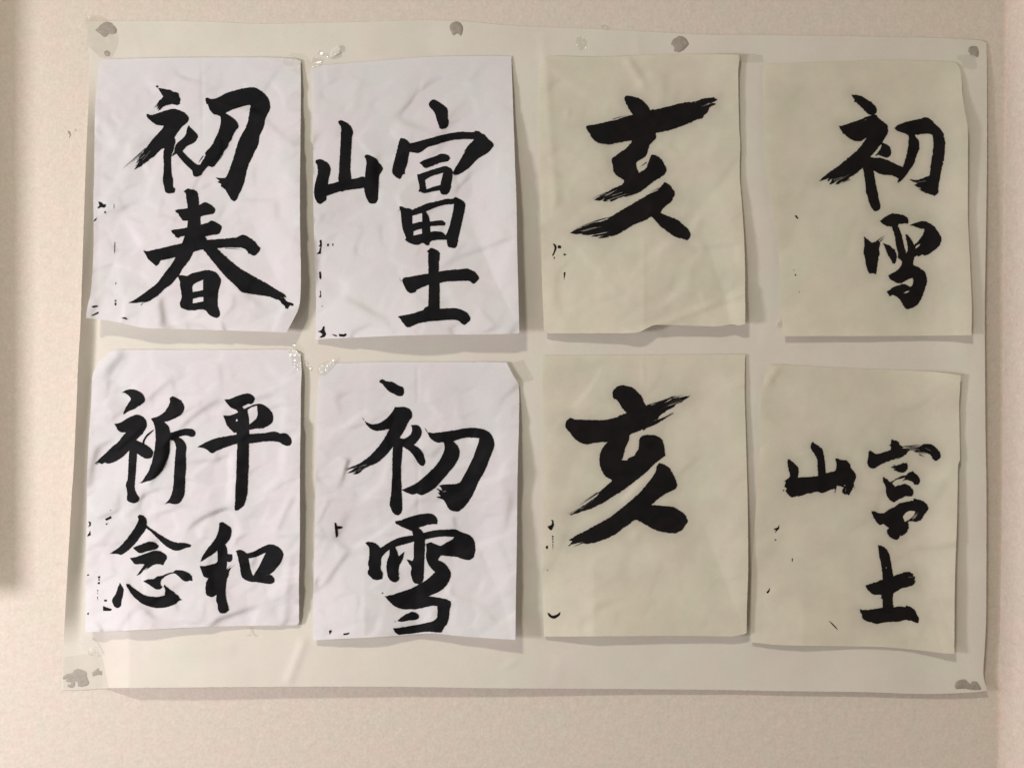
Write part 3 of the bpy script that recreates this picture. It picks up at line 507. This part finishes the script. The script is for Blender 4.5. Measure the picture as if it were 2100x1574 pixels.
def backing_lift(x, y, curl_share=1.0):
    """big sheet: held along its top edge and lower corners, its lower and right edges standing free"""
    u = np.clip((x - 150) / 1870, 0, 1); v = np.clip((y - 45) / 1370, 0, 1)
    base = 1.0
    bot = np.interp(x, [120, 215, 262, 420, 700, 1000, 1300, 1600, 1900, 2025], [0.4, 0.8, 20, 21, 19, 15, 10, 7, 8, 10]) * sm((v - 0.80) / 0.2)
    right = np.interp(y, [80, 160, 420, 800, 1300, 1420], [0.5, 4, 9, 11, 12, 10]) * sm((u - 0.93) / 0.07)
    belly = 3.2 * np.sin(np.pi * np.clip(v, 0, 1)) ** 2
    leftx = np.interp(y, [40, 120, 300, 700, 1100, 1414], [183, 183, 177, 163, 143, 125])
    e = np.clip((x - leftx) / 32.0, 0, 1)
    curl = np.interp(y, [60, 130, 180, 260, 600, 1150, 1260, 1320, 1414], [0, 0, 4, 11, 15.5, 15.5, 11, 2, 0]) * (1 - e) ** 1.2
    wav = 0.8 * n_a(x / 210, y / 330) + 0.35 * n_b(x / 90, y / 120)
    hold = sm(v / 0.06) * 0.85 + 0.15
    wav = wav + backing_folds(x, y)
    return (base + np.maximum(bot, right) + belly + curl * curl_share + wav * hold) * 0.001

def facets(x, y, seed, size, slope, sharp):
    """crumpled paper: soft-edged planar patches, each tilted its own way"""
    r = np.random.default_rng(seed)
    x0, x1, y0, y1 = *spec_box[0::2], *spec_box[1::2]
    ca, sa = math.cos(0.45), math.sin(0.45)
    gx, gy = np.meshgrid(np.arange(x0 - size, x1 + size, size), np.arange(y0 - size, y1 + size, size * 0.8))
    sx = gx.ravel() + r.uniform(-.5, .5, gx.size) * size; sy = gy.ravel() + r.uniform(-.5, .5, gx.size) * size
    tx, ty = r.normal(0, slope, sx.size), r.normal(0, slope * 1.1, sx.size)
    big = r.random(sx.size) < 0.3
    tx[big] *= 1.7; ty[big] *= 1.7
    out = np.empty(len(x))
    nz = Noise(seed + 7)
    wx = x + 0.12 * size * nz(x / size * 1.3, y / size * 1.3); wy = y + 0.12 * size * nz(x / size * 1.3 + 20, y / size * 1.3)
    sig = size * sharp
    for i in range(0, len(x), 3000):
        dx = wx[i:i+3000, None] - sx; dy = wy[i:i+3000, None] - sy
        a = (dx * ca - dy * sa) / 1.5; b = dx * sa + dy * ca
        d = np.sqrt(a * a + b * b)
        w = np.exp(-(d - d.min(1, keepdims=True)) / sig)
        out[i:i+3000] = (w * (dx * tx + dy * ty)).sum(1) / w.sum(1)
    return out * S * 1000            # millimetres

CRUMPLE = 0.8

def creases(x, y, seed, count):
    """thin shallow creases left from handling"""
    r = np.random.default_rng(seed)
    x0, y0, x1, y1 = spec_box
    h = np.zeros(len(x))
    for _ in range(count):
        cx, cy = r.uniform(x0, x1), r.uniform(y0, y1)
        th = r.normal(-0.6, 0.55); L = r.uniform(40, 170)
        tx, ty = math.cos(th), math.sin(th)
        a = (x - cx) * tx + (y - cy) * ty; d = (x - cx) * -ty + (y - cy) * tx + 0.0016 * r.normal() * a * a
        ridge = np.where(d > 0, np.exp(-d / 4.5), np.exp(d / r.uniform(9, 22)))
        h += r.choice([-1, 1]) * r.uniform(0.10, 0.30) * ridge * np.exp(-(a / L * 2) ** 4)
    return h
spec_box = (0, 0, 1, 1)

def sheet_lift(spec, x, y, dink):
    o = spec['box']
    u = np.clip((x - o[0]) / (o[2] - o[0]), 0, 1); v = np.clip((y - o[1]) / (o[3] - o[1]), 0, 1)
    q = [0, .25, .5, .75, 1]
    bot = 1.7 * np.interp(u, q, spec['bot']) * sm((v - 0.50) / 0.5) ** 1.3
    rig = 1.8 * np.interp(v, q, spec['right']) * sm((u - 0.72) / 0.28) ** 1.2
    lef = np.interp(v, q, spec['left']) * sm((0.22 - u) / 0.22) ** 1.2
    c = spec['crumple']
    s = spec['seed']
    na, nb = Noise(s), Noise(s + 1)
    hold = 0.25 + 0.75 * sm(v / 0.12)
    near = 1 + 0.55 * np.exp(-dink / 16)
    global spec_box
    spec_box = o
    h = facets(x, y, s, 110, 0.060, 0.04) + facets(x, y, s + 31, 52, 0.044, 0.05) * (0.6 + 0.4 * near) + facets(x, y, s + 63, 25, 0.028, 0.10) + creases(x, y, s + 90, int(26 * c))
    h = h + 0.7 * na(x / 120, y / 140) + 0.10 * nb(x / 24, y / 28) * near
    out = 1.1 + np.maximum(np.maximum(bot, rig), lef) + 0.15 * (bot + rig) + c * hold * h * CRUMPLE + 2.0 * c
    for f in spec.get('folds', []):
        out = out + f(x, y)
    out = np.maximum(out, 0.45)
    return np.maximum(backing_lift(x, y, 0.25) + out * 0.001, backing_lift(x, y) + 0.0005)

def fold_line(x0, y0, x1, y1, side, height, width):
    """paper turned up from a straight fold: a step in slope on one side of the line"""
    L = math.hypot(x1 - x0, y1 - y0)
    nx, ny = (y1 - y0) / L * side, -(x1 - x0) / L * side
    def f(x, y):
        d = (x - x0) * nx + (y - y0) * ny
        return height * np.where(d > 0, 1 - np.exp(-d / width), 0) + height * 0.6 * np.exp(-(d / 7.0) ** 2)
    return f

def groove(x0, y0, x1, y1, height, width):
    L = math.hypot(x1 - x0, y1 - y0)
    tx, ty = (x1 - x0) / L, (y1 - y0) / L
    def f(x, y):
        a = (x - x0) * tx + (y - y0) * ty; d = (x - x0) * -ty + (y - y0) * tx
        return height * np.exp(-(d / width) ** 2) * sm(a / 25) * sm((L - a) / 25)
    return f

SHEETS[0]['folds'] = [groove(414, 118, 416, 300, -0.5, 3)]
SHEETS[2]['folds'] = [fold_line(1300, 684, 1532, 598, -1, 4.2, 24), groove(1280, 112, 1330, 190, 2.2, 9), groove(1168, 215, 1160, 250, 1.5, 5), groove(1112, 118, 1190, 190, 0.9, 10), groove(1320, 480, 1322, 680, 0.35, 3)]
SHEETS[4]['folds'] = [groove(200, 770, 255, 712, 2.6, 12), groove(225, 800, 275, 715, -2.0, 18), groove(560, 1100, 600, 1010, 1.4, 7), groove(580, 1290, 595, 1120, 1.5, 9)]
SHEETS[5]['folds'] = [groove(856, 742, 858, 1080, -0.6, 3.5), groove(645, 1022, 1062, 1022, 0.5, 4), groove(885, 1220, 886, 1305, 2.5, 14)]
SHEETS[6]['folds'] = [groove(1318, 727, 1320, 800, 0.5, 3), groove(1140, 810, 1155, 790, 0.8, 4), groove(1310, 1080, 1300, 1120, 0.7, 6)]
SHEETS[7]['folds'] = [groove(1565, 800, 1600, 745, 1.6, 9), groove(1582, 790, 1600, 765, -0.8, 7)]

# ---------------------------------------------------------------- the setting: wall and corner
def wall_mesh():
    xs = np.linspace(-2600, 2084, 60); ys = np.linspace(-1800, 3200, 60)
    co = [at(x, y, 0) for y in ys for x in xs]
    n = len(xs)
    f = [(j*n+i, (j+1)*n+i, (j+1)*n+i+1, j*n+i+1) for j in range(len(ys)-1) for i in range(n-1)]
    return co, f
co, f = wall_mesh()
tag(link_mesh('wall', co, f, M_wall, smooth=False), 'cream wallpapered wall behind the papers', kind='structure')

def side_wall():
    co, f = [], []
    rows = 40
    for j in range(rows + 1):
        y = -1800 + 5000 * j / rows
        px = 2061 - 0.0095 * y + 1.4 * n_c(np.array(y / 60.0), np.array(3.3)) .item()
        X, _, Z = at(px, y, 0)
        co += [(X + 0.004, 0.004, Z), (X, -0.004, Z), (X + 0.012, -0.03, Z), (X + 0.10, -0.18, Z), (X + 0.40, -0.70, Z)]
    for j in range(rows):
        for i in range(4):
            a = j*5 + i
            f.append((a, a + 5, a + 6, a + 1))
    return co, f
co, f = side_wall()
tag(link_mesh('wall_return', co, f, M_side), 'narrow strip of pinkish side wall at the corner', kind='structure')

# board added out of frame at the left to cast the left edge shadow
def box(co, f, x0, x1, y0, y1, l0, l1, bev=6):
    b = len(co)
    for (l, i) in ((l0, 0), (l1 - 0.002, 0), (l1, bev)):
        for (x, y) in ((x0 + i, y0 + i), (x1 - i, y0 + i), (x1 - i, y1 - i), (x0 + i, y1 - i)):
            X, _, Z = at(x, y, 0)
            co.append((X, -l, Z))
    for r in (0, 4):
        for i in range(4):
            j = (i + 1) % 4
            f.append((b+r+i, b+r+4+i, b+r+4+j, b+r+j))
    f.append((b+8, b+11, b+10, b+9))
def wood():
    m, nt, b = new_mat('pale_wood')
    co_ = nt.nodes.new('ShaderNodeNewGeometry').outputs['Position']
    mp = nt.nodes.new('ShaderNodeMapping'); mp.inputs['Scale'].default_value = (40, 40, 3)
    nt.links.new(co_, mp.inputs[0])
    n = noise_node(nt, mp.outputs[0], 3, 5)
    nt.links.new(ramp(nt, n.outputs['Fac'], (0.42, 0.30, 0.19), (0.55, 0.42, 0.28)).outputs[0], b.inputs['Base Color'])
    b.inputs['Roughness'].default_value = 0.5
    return m
M_wood = wood()
bc, bf = [], []
box(bc, bf, -330, -60, -500, 1192, 0.002, 0.098)
board = link_mesh('shadow_board', bc, bf, M_wood, smooth=False)
tag(board, 'unseen wooden board added left of the papers to cast the edge shadow', 'board')



# ---------------------------------------------------------------- backing sheet
def paper_thing(name, outline, mat, lift, spacing, edge_amp, ink_ref=None, thick=0.00012):
    P = rough(parse(outline), 4.0, edge_amp, corner=50)
    V, F = fill([P], [], spacing)
    d = nearest(V, ink_ref) if ink_ref is not None else np.full(len(V), 999.0)
    L = lift(V[:, 0], V[:, 1], d)
    co = np.array([at(x, y, l) for (x, y), l in zip(V, L)])
    halo = np.exp(-(d / 15.0) ** 1.2) if ink_ref is not None else None
    o = link_mesh(name, co, F, mat, attr=halo)
    return o

backing = paper_thing('backing_sheet', BACKING, M_back, lambda x, y, d: backing_lift(x, y), 7.0, 0.14)
tag(backing, 'large pale backing sheet fixed to the wall behind all the calligraphy', 'paper sheet')

# ---------------------------------------------------------------- the calligraphy
def hair(x0, y0, x1, y1, w):
    """one tapering bristle mark"""
    L = math.hypot(x1 - x0, y1 - y0) or 1
    nx, ny = -(y1 - y0) / L, (x1 - x0) / L
    k = 7
    bend = rng.normal(0, 0.012) * L
    a, b = [], []
    for i in range(k):
        t = i / (k - 1)
        ww = w / 2 * (1 - t) ** 0.7 * (0.75 + 0.5 * rng.random()) if t < 1 else 0.05
        off = bend * 4 * t * (1 - t)
        cx, cy = x0 + (x1 - x0) * t + nx * off, y0 + (y1 - y0) * t + ny * off
        a.append((cx + nx * ww, cy + ny * ww)); b.append((cx - nx * ww, cy - ny * ww))
    return a + b[::-1]

def spread(t, gap=False):
    x0, y0, x1, y1, w = t
    L = math.hypot(x1 - x0, y1 - y0)
    nx, ny = -(y1 - y0) / L, (x1 - x0) / L
    out = []
    for i in range(max(1, int(round(w / (4.5 if gap else 4.0))))):
        o = rng.uniform(-w / 2, w / 2)
        s = rng.uniform(0, 0.35) if gap else rng.uniform(-0.05, 0.2)
        e = rng.uniform(0.6, 1.0)
        hw = rng.uniform(2.2, 4.4) if gap else rng.uniform(2.4, 5.0)
        a = (x0 + (x1 - x0) * s + nx * o, y0 + (y1 - y0) * s + ny * o)
        b = (x0 + (x1 - x0) * e + nx * o * 1.25, y0 + (y1 - y0) * e + ny * o * 1.25)
        out.append(hair(*(b + a if gap and rng.random() < .5 else a + b), hw))
    return out

def to_photo(poly, c):
    k = c.get('k', 4.2); ox, oy = c['o']
    return [(ox + x / k, oy + y / k) for x, y in poly]

def outlines(c, amp):
    pos = [rough(to_photo(parse(t), c), 2.4, amp) for t in c['p']]
    neg = [rough(to_photo(parse(t), c), 2.4, amp * 0.7) for t in c.get('h', [])]
    for t in c.get('s', []):
        pos += [np.array(to_photo(h, c)) for h in spread(t)]
    for t in c.get('g', []):
        neg += [np.array(to_photo(h, c)) for h in spread(t, True)]
    return pos, neg

for spec in SHEETS:
    pts = np.array(parse(spec['outline']))
    spec['box'] = (*pts.min(0), *pts.max(0))
    white = spec['paper'] == 'white'
    made = [(c, *outlines(c, 0.26 if white else 0.42)) for c in spec['chars']]
    made.append((spec['name'], *outlines(spec['name'], 0.15)))
    ref = np.vstack([p for _, pos, neg in made for p in pos])
    ref_big = np.vstack([p for _, pos, neg in made[:-1] for p in pos])
    lift = lambda x, y, d: sheet_lift(spec, x, y, d)
    sheet = paper_thing('calligraphy_sheet', spec['outline'], M_white if white else M_cream, lift, 3.8 if white else 4.8, 0.12, ref_big)
    tag(sheet, spec['label'], 'calligraphy', 'sheets of brush calligraphy on the backing sheet')
    for i, (c, pos, neg) in enumerate(made):
        last = i == len(made) - 1
        for group in ([[p] for p in pos] if last else [pos]):
            V, F = fill(group, neg, 4.0)
            d = nearest(V, ref_big)
            L = lift(V[:, 0], V[:, 1], d) + 0.00060
            co = np.array([at(x, y, l) for (x, y), l in zip(V, L)])
            o = link_mesh('ink_mark' if last else 'written_character', co, F, M_ink if white else M_ink_soft, parent=sheet)
            if not last: o['label'] = c['label']

def lift_on(x, y):
    """the paper a thing at this spot lies on"""
    p = np.array([[x, y]], float)
    for spec in SHEETS:
        if inside(p, np.array(parse(spec['outline'])))[0]:
            return lambda a, b, s=spec: sheet_lift(s, a, b, np.full(a.shape, 99.0))
    if inside(p, np.array(parse(BACKING)))[0]:
        return backing_lift
    return lambda a, b: np.zeros_like(a)

def surface_max(x, y):
    """highest paper under each of many points"""
    pts = np.stack([x, y], 1)
    L = np.where(inside(pts, np.array(parse(BACKING))), backing_lift(x, y), 0.0)
    for spec in SHEETS:
        m = inside(pts, np.array(parse(spec['outline'])))
        if m.any():
            L = np.where(m, np.maximum(L, sheet_lift(spec, x, y, np.full(x.shape, 99.0))), L)
    return L

# ---------------------------------------------------------------- putty
def putty(label, outline, o, height, parts=()):
    P = rough(to_photo(parse(outline), dict(o=o)), 1.6, 0.25)
    V, F = fill([P], [], 2.2)
    d = nearest(V, P)
    nz = Noise(int(o[0]) + 3)
    h = height * (1 - np.exp(-d / 2.2)) * (1 + 0.35 * nz(V[:, 0] / 5, V[:, 1] / 5))
    L = surface_max(V[:, 0], V[:, 1]) + 0.0003 + h * 0.001
    r = link_mesh('putty', np.array([at(x, y, l) for (x, y), l in zip(V, L)]), F, M_putty)
    tag(r, label, 'putty', 'grey putty dabs holding the backing sheet')
    return r

putty('ragged grey putty dab in the upper left corner of the backing sheet', '820,262 845,235 875,210 910,190 950,195 985,225 1005,255 1000,280 975,295 940,290 925,305 905,320 880,308 855,285', (0, 0), 0.8)
putty('round grey putty dab with a notched foot above the mountain sheet', '1775,245 1785,205 1825,187 1860,195 1885,230 1882,285 1868,312 1855,295 1830,290 1820,300 1800,305 1790,280', (500, 0), 0.8)
putty('lumpy grey putty dab on the top edge above the diagonal crease sheet', '1580,380 1595,345 1625,325 1650,310 1690,320 1720,350 1735,380 1715,405 1690,430 1650,450 1605,440 1605,405', (1000, 0), 0.9)
putty('small oval putty dab in the upper right corner of the backing sheet', '1622,440 1635,405 1665,398 1695,405 1712,455 1700,495 1670,480 1640,475', (1600, 0), 0.8)
putty('broad torn grey putty patch in the lower left corner of the backing sheet', '540,585 545,555 575,535 620,525 640,500 665,490 700,495 745,520 748,560 765,600 755,630 720,642 670,640 665,600 650,595 640,640 615,655 580,640 585,620 600,625 620,610 570,600 575,575 550,580', (0, 1254), 0.7)
putty('little brownish putty smear beside the broad torn patch', '795,525 820,500 850,480 850,505 880,510 878,545 850,540 800,555', (0, 1254), 0.8)
putty('two joined grey putty dabs in the lower right corner of the backing sheet', '1505,635 1520,600 1550,585 1590,580 1620,605 1635,620 1650,600 1690,598 1715,630 1735,665 1700,672 1640,668 1590,660 1515,665', (1600, 1254), 0.7)
putty('tiny grey putty crumb under the ragged dab at the upper left', '895,455 910,438 935,442 950,462 942,482 925,486 905,475', (0, 0), 0.5)

# ---------------------------------------------------------------- tape
def tape(label, outline, mat, crumple, scale, seed, off=0.5, pull=None):
    P = rough(parse(outline), 1.6, 0.15, corner=40)
    V, F = fill([P], [], 1.7)
    x, y = V[:, 0], V[:, 1]
    a, b = Noise(seed), Noise(seed + 1)
    h = 2.0 * np.sqrt(a(x / scale / 1.5, y / scale / 1.5) ** 2 + 0.004) + 0.3 * b(x / scale, y / scale)
    L0 = surface_max(x, y)
    for _ in range(3):                      # the film bridges the steps between papers
        L0 = np.maximum(L0, np.median(L0) * 0.9)
    L = L0 + (off + np.maximum(0.55 * crumple * h, 0)) * 0.001
    if pull: L = L + pull(x, y) * 0.001
    r = link_mesh('clear_tape', np.array([at(p, q, l) for p, q, l in zip(x, y, L)]), F, mat)
    return tag(r, label, 'tape', 'scraps of clear tape on the papers')

tape('crumpled clear tape over the ragged putty at the upper left corner', '172,38 190,32 207,34 222,44 240,66 240,96 228,120 206,118 190,104 176,92 178,66', M_tape, 0.7, 13, 61)
tape('creased clear tape over the right upper corner of the fold-cornered sheet', '577,124 598,108 622,112 640,132 632,150 612,156 592,146', M_dull, 0.5, 12, 63)
tape('stiff folded tape scrap standing up above the mountain character sheet', '680,103 692,93.5 697,100 696.5,108 686,115 677,118.5 678,110', M_flake, 1.2, 7, 65, 0.8, lambda x, y: (x - 676) * 0.22)
tape('thin bent sliver of tape left of the stiff folded scrap', '648,108 652,103.5 662,108 671,112 675,119 671,117.5 660,112.5 650,110', M_flake, 0.5, 5, 67, 0.6)
tape('curled tape end at the upper left corner of the mountain character sheet', '638,118 650,117 664,124 658,130 654,136 640,140', M_frost, 0.8, 8, 69, 0.8)
tape('brightly glinting crumpled tape at the corner of the most crumpled sheet', '591,720 597,708 606,704 617,718 618,740 622,756 612,760 600,748 594,734', M_tape, 1.4, 6.5, 71)
tape('short glinting tape strip hanging between the two lower white sheets', '619,735 626,736 640,752 641,760 634,762 626,750', M_tape, 1.3, 5, 73)
tape('star shaped crumpled tape at the left upper corner of the folded-in sheet', '649,760 653,748 664,742 680,741 690,730 692,742 680,756 668,768 655,770', M_tape, 1.3, 8, 75)
tape('flat creased tape square over the folded-in upper right corner', '1046,744 1072,737 1085,762 1094,778 1078,783 1062,776 1052,762', M_frost, 0.35, 14, 77, 0.6)
tape('faint clear tape above the left corner of the diagonal crease sheet', '1180,78 1192,74 1204,84 1202,100 1190,104 1182,94', M_tape, 1.0, 6, 79)
tape('tiny clear tape crumb on the top edge of the backing sheet', '1230,52 1240,50 1250,56 1248,62 1236,60', M_tape, 0.9, 5, 81)
tape('pale square of tape below the small oval putty dab', '1962,118 1966,112 2000,112 2003,141 1990,142 1976,139 1970,128', M_frost, 0.25, 12, 83)
tape('broad clear tape film over the putty in the lower left corner', '128,1346 160,1342 200,1334 212,1365 222,1408 170,1412 127,1412', M_dull, 0.25, 18, 85, 1.2)
tape('wrinkled tape scrap below the foot of the most crumpled sheet', '158,1316 168,1304 190,1308 205,1326 214,1340 196,1346 178,1340', M_frost, 0.8, 9, 87)
tape('torn T shaped tape scrap under the lower edge of the most crumpled sheet', '502,1287 519,1285 521,1298 529,1304 515,1304 504,1303 514,1298 512,1290', M_frost, 0.7, 6, 89)
tape('wide tape strip at the upper right corner of the diagonal crease sheet', '1512,112 1540,110 1564,114 1564,127 1540,128 1516,127', M_frost, 0.25, 14, 91)
tape('rolled bead of tape beside the top row sheet at the wall corner', '1591,660 1596,656 1602,658 1603,666 1598,671 1592,668', M_flake, 1.6, 6, 93, 1.0)

# ---------------------------------------------------------------- chipped wallpaper at the left
def flake(label, pts, h, seed):
    P = rough(parse(pts), 1.2, 0.2)
    V, F = fill([P], [], 1.6)
    d = nearest(V, P); nz = Noise(seed)
    L = 0.0004 + h * 0.001 * (1 - np.exp(-d / 1.5)) * (1 + 0.6 * nz(V[:, 0] / 3, V[:, 1] / 3))
    r = link_mesh('wallpaper_chip', np.array([at(x, y, l) for (x, y), l in zip(V, L)]), F, M_wall)
    tag(r, label, 'wall chip')
flake('raised chip of wallpaper left of the fold-cornered sheet', '133,272 138,268 142,270 144,278 141,283 139,277', 1.8, 31)
flake('small raised wallpaper nick right of the raised chip', '148,266 154,264 158,268 153,269', 1.2, 33)
